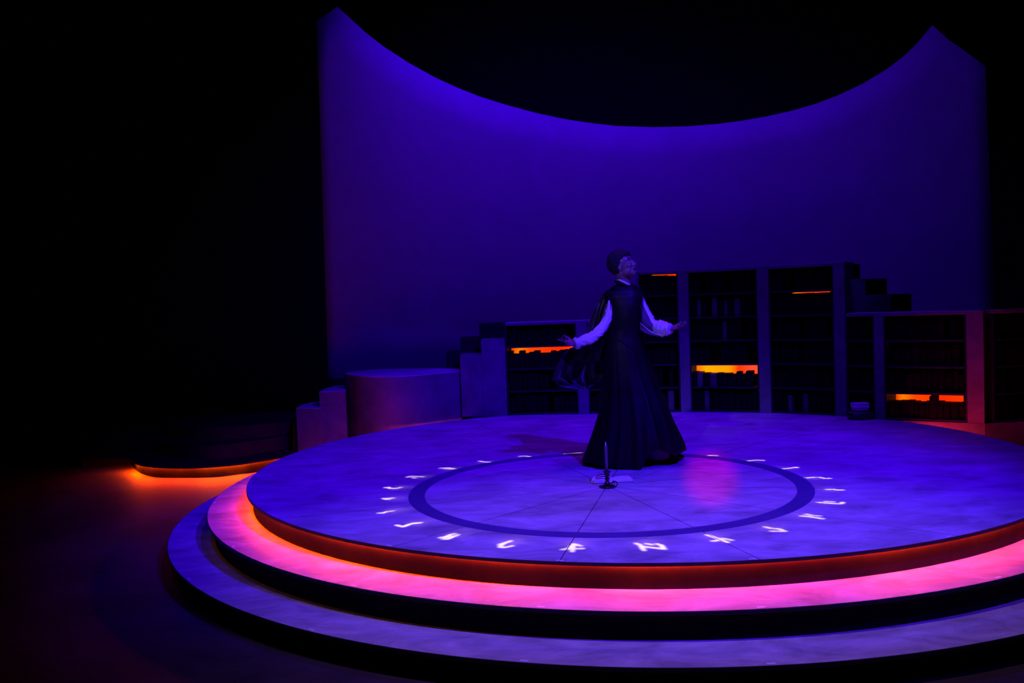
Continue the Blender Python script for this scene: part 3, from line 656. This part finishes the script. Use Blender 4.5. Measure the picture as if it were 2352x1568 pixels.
def arc_lip(u0, r, bulge, sgn, fwd):
    pts = [hp(fwd - 0.020 * (k / 4) ** 2, 0.026 * k / 4 , u0 + sgn * bulge * (1 - (k / 4) ** 2)) for k in range(-4, 5)]
    limb(bm, pts, [r * (1 - 0.45 * abs(k) / 4) for k in range(-4, 5)], 10)
arc_lip(-0.078, 0.0065, 0.006, 1, 0.101); arc_lip(-0.094, 0.0075, 0.010, -1, 0.095)
limb(bm, [hp(-0.03, 0, -0.07), neck_top + Vector((0, 0, -0.02))], [0.056, 0.056], 16)
me = bpy.data.meshes.new('person'); bm.to_mesh(me); bm.free()
tmp = bpy.data.objects.new('tmp', me); C.objects.link(tmp)
rm = tmp.modifiers.new('r', 'REMESH'); rm.mode = 'VOXEL'; rm.voxel_size = 0.0042; rm.use_smooth_shade = True
sm_ = tmp.modifiers.new('s', 'SMOOTH'); sm_.factor = 0.5; sm_.iterations = 2
dg = bpy.context.evaluated_depsgraph_get(); me2 = bpy.data.meshes.new_from_object(tmp.evaluated_get(dg)); bpy.data.objects.remove(tmp)
me2.materials.clear(); me2.materials.append(M['skin']); me2.name = 'person'
person = link('person', me2, M['skin'], None, True)
tag(person, 'person in a long black robe and white sleeves, arms spread, head raised, open-mouthed', 'person')
def shape(name, fn, m, smooth=True):
    b = bmesh.new(); fn(b); me = bpy.data.meshes.new(name); b.to_mesh(me); b.free()
    return link(name, me, m, person, smooth)
for s in (-1, 1):
    shape('eye', lambda b: ell(b, hp(0.078, 0.031 * s, -0.010), (0.011 * HS,) * 3, A3, 16, 10), M['eye'])
    shape('iris', lambda b: ell(b, hp(0.0865, 0.031 * s, -0.008), (0.004, 0.005, 0.005), A3, 12, 8), M['dark'])
    def lid(b, s=s):
        add(b, tube(None, [hp(0.083 + 0.006 * math.cos(k / 5 * 1.4), 0.031 * s + 0.014 * k / 5, -0.004 + 0.003 * math.cos(k / 5 * 1.5)) for k in range(-5, 6)], [0.0042] * 11, None, n=8))
    shape('eyelid', lid, M['skin'])
    def brw(b, s=s):
        add(b, tube(None, [hp(0.090 - 0.010 * (k / 5) ** 2, 0.031 * s + 0.021 * k / 5, 0.018 + 0.003 * math.cos(k / 5 * 1.5)) for k in range(-5, 6)], [0.0035] * 11, None, n=8))
    shape('eyebrow', brw, M['hair'])
shape('mouth', lambda b: ell(b, hp(0.086, 0, -0.086), (0.012, 0.019, 0.0085), A3, 20, 12), M['dark'])
# hair: short rough cap with a few locks over the forehead
def hairf(b):
    ell(b, hp(-0.014, 0, 0.026), (0.107 * HS, 0.088 * HS, 0.101 * HS), A3, 64, 40)
    kill = []
    for v in b.verts:
        q = v.co - hc; f, s, u = q.dot(hf) / HS, q.dot(hs) / HS, q.dot(hu) / HS
        line = 0.035 if f > 0.02 else (-0.01 + (f) * 1.1 if f > -0.03 else -0.085)
        if f > 0.02: line = 0.025 + (f - 0.02) * 0.55
        if u < line: kill.append(v)
        else:
            nn = q.normalized(); v.co += nn * (0.006 * noise.noise(v.co * 55) + 0.006 * noise.noise(v.co * 110) + 0.002)
    bmesh.ops.delete(b, geom=kill, context='VERTS')
h = shape('hair', hairf, M['hair']); md = h.modifiers.new('s', 'SOLIDIFY'); md.thickness = 0.012; md.offset = -1
def locks(b):
    for k in range(9):
        s = -0.055 + 0.0135 * k; f0 = 0.070 - 0.25 * abs(s); L = 0.022 + 0.014 * random.random()
        add(b, tube(None, [hp(f0, s, 0.090 - 0.2 * abs(s)), hp(f0 + 0.022, s * 1.02, 0.078 - 0.2 * abs(s)), hp(f0 + 0.026, s * 1.05 + random.uniform(-.006, .006), 0.078 - L - 0.2 * abs(s))], [0.010, 0.0085, 0.002], None, n=7))
shape('forelocks', locks, M['hair'])
# ---- robe: lofted from neck to hem with pleats
rows = [(652, 1418, 1452, .055), (660, 1405, 1463, .075), (668, 1391, 1475, .095), (680, 1387, 1480, .115), (700, 1395, 1479, .13), (730, 1399, 1474, .135),
        (758, 1395, 1472, .125), (775, 1391, 1475, .13), (800, 1387, 1482, .145), (850, 1385, 1498, .17), (900, 1382, 1515, .20), (950, 1374, 1536, .24),
        (1000, 1358, 1557, .28), (1030, 1347, 1569, .30), (1052, 1338, 1574, .31)]
HX = [1330, 1345, 1400, 1440, 1452, 1460, 1468, 1490, 1515, 1528, 1550, 1571, 1590]
HY = [1056, 1062, 1070, 1077, 1073, 1058, 1040, 1032, 1040, 1048, 1038, 1027, 1022]
def robef(b):
    n = 180; rings = []
    R = []
    for i in range(len(rows) - 1):
        steps = 5
        for k in range(steps):
            u = k / steps; R.append([rows[i][j] * (1 - u) + rows[i + 1][j] * u for j in range(4)])
    R.append(list(rows[-1]))
    for idx, (py, xl, xr, dep) in enumerate(R):
        a = P3(xl, py, YB); c = P3(xr, py, YB); mid = (a + c) / 2; hw = (c - a).length / 2; ring = []
        s = max(0, (py - 775) / 277.0)
        for j in range(n):
            t = 2 * PI * j / n; cx, cy = math.cos(t), math.sin(t)
            fold = s * (0.050 * math.cos(9 * t + 1.5 * math.sin(2 * t) + 0.6) + 0.030 * math.cos(17 * t + 2.0) + 0.015 * math.cos(31 * t))
            if s == 0: fold = 0.012 * math.cos(7 * t + py * 0.05)
            k = 1 + fold * (1 - 0.75 * abs(cx) ** 6)
            p = mid + Vector((hw * cx * k, dep * cy * k * (1.15 if cy > 0 else 1.0), 0))
            # the hem reaches the stage at left and front, opens over the rear foot and lifts at the right
            if py > 800:
                xpx = 1176 + (p.x / p.y) * FPX - 14
                zf = EYE.z - (float(np.interp(xpx, HX, HY)) - 672) / FPX * p.y
                zb_ = TOP + 0.012 + 0.10 * max(0, cx) ** 2
                wf = min(1.0, max(0.0, (0.35 - cy) / 0.5)); zh = zf * wf + zb_ * (1 - wf)
                fr = (py - 800) / 252.0; z8 = P3(1436, 800, YB).z
                p.z = z8 * (1 - fr) + zh * fr
            p.z = max(p.z, TOP + 0.006)
            ring.append(b.verts.new(p))
        rings.append(ring)
    for i in range(len(rings) - 1):
        for j in range(n): b.faces.new([rings[i][j], rings[i][(j + 1) % n], rings[i + 1][(j + 1) % n], rings[i + 1][j]])
rob = shape('robe', robef, M['satin']); md = rob.modifiers.new('s', 'SOLIDIFY'); md.thickness = 0.004
# ---- shoulder cape edges (short raised yoke lines)
def bandf(b, pts, r): add(b, tube(None, pts, r, None, n=10))
shape('armhole_edge', lambda b: bandf(b, [P3(1392, 676, 7.38), P3(1401, 684, 7.30), P3(1403, 700, 7.29), P3(1402, 712, 7.30)], [0.005, 0.005, 0.004, 0.002]), M['satin'])
shape('armhole_edge', lambda b: bandf(b, [P3(1470, 671, 7.36), P3(1476, 682, 7.33), P3(1474, 705, 7.30), P3(1471, 740, 7.29)], [0.005, 0.005, 0.004, 0.003]), M['satin'])
# waist seam and diagonal overlap of the front panel
shape('front_panel_edge', lambda b: bandf(b, [P3(1397, 764, 7.325), P3(1420, 778, 7.285), P3(1442, 793, 7.275), P3(1458, 802, 7.275), P3(1459, 840, 7.26), P3(1460, 900, 7.235), P3(1462, 980, 7.19)], [0.003, 0.007, 0.008, 0.007, 0.006, 0.006, 0.004]), M['satin'])
# ---- white collar band and dark neckband
def collar(r, z0, z1, cpt, tilt, nm, m, thick=0.006):
    def fn(b):
        n = 36; L = []
        for j in range(n):
            t = 2 * PI * j / n; x, y = r * math.cos(t), r * 0.92 * math.sin(t)
            zt = tilt * -x / r
            for rr_, z in ((1, z0), (1, z1), (0.9, z1), (0.9, z0)): L.append(b.verts.new(cpt + Vector((x * rr_, y * rr_, z + zt))))
        for j in range(n):
            for q in range(4): b.faces.new([L[4 * j + q], L[4 * ((j + 1) % n) + q], L[4 * ((j + 1) % n) + (q + 1) % 4], L[4 * j + (q + 1) % 4]])
    return shape(nm, fn, m)
collar(0.066, -0.006, 0.011, P3(1434, 650, YB - .01), 0.032, 'white_collar', M['linen'])
collar(0.078, -0.014, 0.002, P3(1434, 653, YB - .01), 0.034, 'neckband', M['satin'])
# ---- sleeves
def sleeve(pts, radii, seed, nm, m, amp=0.12):
    def fn(b):
        P_ = [Vector(p) for p in pts]; N = 60; n = 40; path = []; rad = []
        seg = len(P_) - 1
        for i in range(N + 1):
            u = i / N * seg; k = min(int(u), seg - 1); t = u - k
            p0, p1, p2, p3 = P_[max(0, k - 1)], P_[k], P_[k + 1], P_[min(seg, k + 2)]
            path.append(0.5 * ((2 * p1) + (p2 - p0) * t + (2 * p0 - 5 * p1 + 4 * p2 - p3) * t * t + (3 * p1 - p0 - 3 * p2 + p3) * t ** 3))
            tt = t * t * (3 - 2 * t); rad.append(radii[k] * (1 - tt) + radii[k + 1] * tt)
        vs, fs = tube(None, path, rad, None, n=n)
        for idx, v in enumerate(vs):
            i, j = divmod(idx, n); c = path[i]; u = i / N
            w_ = noise.noise(Vector((j / n * 6.28, u * 14, seed))) * amp + noise.noise(Vector((math.cos(j / n * 6.28) * 2.5, u * 30 + math.sin(j / n * 6.28) * 2, seed + 7))) * amp * 1.1
            v += (v - c) * w_ * min(1, u * 4)
        add(b, (vs, fs))
    return shape(nm, fn, m)
px = 7.4 / FPX
sleeve([P3(1402, 680, 7.37), P3(1401, 700, 7.36), P3(1398, 722, 7.35), P3(1388, 746, 7.345), P3(1374, 764, 7.34), P3(1358, 775, 7.335), P3(1343, 781, 7.33), P3(1331, 786, 7.325)],
       [v * px for v in (3.5, 6, 8.5, 10.5, 11.5, 12, 12, 9.5)], 1.3, 'sleeve', M['linen'], 0.2)
sleeve([P3(1331, 785, 7.33), P3(1325, 788, 7.32), P3(1320, 790, 7.315)], [v * px for v in (9.5, 13, 11.5)], 3.3, 'cuff', M['linen'], 0.16)
sleeve([P3(1474, 680, 7.37), P3(1478, 697, 7.36), P3(1486, 716, 7.35), P3(1495, 735, 7.33), P3(1505, 748, 7.31), P3(1516, 753, 7.27), P3(1527, 755, 7.23), P3(1536, 755, 7.19)],
       [v * px for v in (3, 5.5, 7.5, 9, 12, 17, 16, 10)], 5.1, 'sleeve', M['linen'], 0.22)
sleeve([P3(1534, 755, 7.20), P3(1538, 755, 7.18), P3(1541, 755, 7.17)], [v * px for v in (9, 11.5, 10.5)], 8.3, 'cuff', M['linen'], 0.16)
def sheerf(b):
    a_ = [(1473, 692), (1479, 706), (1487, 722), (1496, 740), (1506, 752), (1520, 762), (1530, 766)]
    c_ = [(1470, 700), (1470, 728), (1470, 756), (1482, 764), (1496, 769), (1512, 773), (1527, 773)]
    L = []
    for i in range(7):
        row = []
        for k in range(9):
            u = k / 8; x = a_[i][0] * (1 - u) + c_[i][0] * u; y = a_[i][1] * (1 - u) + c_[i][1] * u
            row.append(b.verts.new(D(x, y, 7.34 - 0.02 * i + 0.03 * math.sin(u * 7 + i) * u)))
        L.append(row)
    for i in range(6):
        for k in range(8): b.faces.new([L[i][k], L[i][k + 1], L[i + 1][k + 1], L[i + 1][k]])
sh_ = shape('sleeve_drape', sheerf, M['sheer']); md = sh_.modifiers.new('s', 'SOLIDIFY'); md.thickness = 0.004; sh_['label'] = 'darker sheer drape of the sleeve'
shape('sleeve_fold', lambda b: bandf(b, [P3(1471, 742, 7.31), P3(1480, 750, 7.30), P3(1492, 760, 7.28), P3(1506, 767, 7.25), P3(1520, 771, 7.22), P3(1528, 768, 7.20)], [0.002, 0.003, 0.004, 0.007, 0.010, 0.006]), M['linen'])
# ---- the cape hanging from the left shoulder and flying back
cl = [(1384, 674, 1410, 682), (1367, 706, 1404, 718), (1352, 745, 1399, 758), (1334, 782, 1393, 795), (1298, 806, 1391, 822), (1280, 834, 1388, 848), (1266, 868, 1380, 868), (1292, 886, 1366, 880), (1330, 894, 1352, 888)]
def cape(b):
    n = 44; L = []; R = []
    for i in range(len(cl) - 1):
        for k in range(6):
            u = k / 6; R.append([cl[i][j] * (1 - u) + cl[i + 1][j] * u for j in range(4)])
    R.append(list(cl[-1])); m_ = len(R)
    for i, (x0, y0, x1, y1) in enumerate(R):
        s = i / (m_ - 1); row = []
        for j in range(n + 1):
            u = j / n; x = x0 + (x1 - x0) * u; y = y0 + (y1 - y0) * u
            dpt = 7.58 + 0.02 * math.sin(u * PI) + s * (0.075 * math.sin(u * 13 + s * 4) + 0.045 * math.sin(u * 27 - s * 9 + 1)) + 0.08 * s * noise.noise(Vector((u * 4, s * 5, 2.2)))
            row.append(b.verts.new(D(x, y + 5 * s * math.sin(u * 13 + s * 3), dpt)))
        L.append(row)
    for i in range(m_ - 1):
        for j in range(n): b.faces.new([L[i][j], L[i + 1][j], L[i + 1][j + 1], L[i][j + 1]])
cp = shape('cape', cape, M['satin2']); md = cp.modifiers.new('s', 'SOLIDIFY'); md.thickness = 0.005
# dark hanging sleeve edge beneath the left forearm
def under(b):
    top = [(1310, 800), (1322, 799), (1336, 797), (1352, 791), (1368, 781), (1382, 768), (1393, 752)]
    bot = [(1290, 822), (1306, 838), (1322, 842), (1340, 838), (1358, 836), (1374, 832), (1390, 826)]
    L = []
    for i in range(7):
        row = []
        for k in range(9):
            u = k / 8; x = top[i][0] * (1 - u) + bot[i][0] * u; y = top[i][1] * (1 - u) + bot[i][1] * u
            row.append(b.verts.new(D(x, y, 7.42 + 0.05 * math.sin(i * 1.7 + u * 3) + 0.06 * u)))
        L.append(row)
    for i in range(6):
        for k in range(8): b.faces.new([L[i][k], L[i][k + 1], L[i + 1][k + 1], L[i + 1][k]])
us = shape('hanging_sleeve', under, M['satin']); md = us.modifiers.new('s', 'SOLIDIFY'); md.thickness = 0.005
# underskirt seen at the open hem, shoes
def undersk(b):
    n = 30; rings = []
    for (py, xc, hw) in ((930, 1478, 34), (990, 1490, 40), (1030, 1500, 34), (1050, 1506, 30)):
        c = P3(xc, py, 7.42); rings.append([b.verts.new(c + Vector((hw * px * math.cos(2 * PI * j / n) * (1 + .08 * math.cos(10 * PI * j / n)), 0.12 * math.sin(2 * PI * j / n), 0))) for j in range(n)])
    for i in range(3):
        for j in range(n): b.faces.new([rings[i][j], rings[i][(j + 1) % n], rings[i + 1][(j + 1) % n], rings[i + 1][j]])
shape('underskirt', undersk, M['satin2'])
def shoe(fp, ang):
    def fn(b):
        d = Vector((math.cos(ang), math.sin(ang), 0)); s = Vector((-d.y, d.x, 0)); u = Vector((0, 0, 1)); q = Vector((fp.x, fp.y, TOP))
        ell(b, q + u * 0.032, (0.125, 0.046, 0.030), (d, s, u)); ell(b, q - d * 0.065 + u * 0.055, (0.055, 0.040, 0.050), (d, s, u))
        ell(b, q + d * 0.075 + u * 0.026, (0.055, 0.044, 0.024), (d, s, u)); bmesh.ops.create_cube(b, size=1, matrix=Matrix.Translation(q - d * 0.075 + u * 0.011) @ Matrix.Rotation(ang, 4, 'Z') @ Matrix.Diagonal((0.07, 0.06, 0.022, 1)))
    return shape('shoe', fn, M['shoe'])
shoe(footR, -0.15); shoe(footL + Vector((0.02, 0.04, 0)), -1.2)
print('books', NB[0])
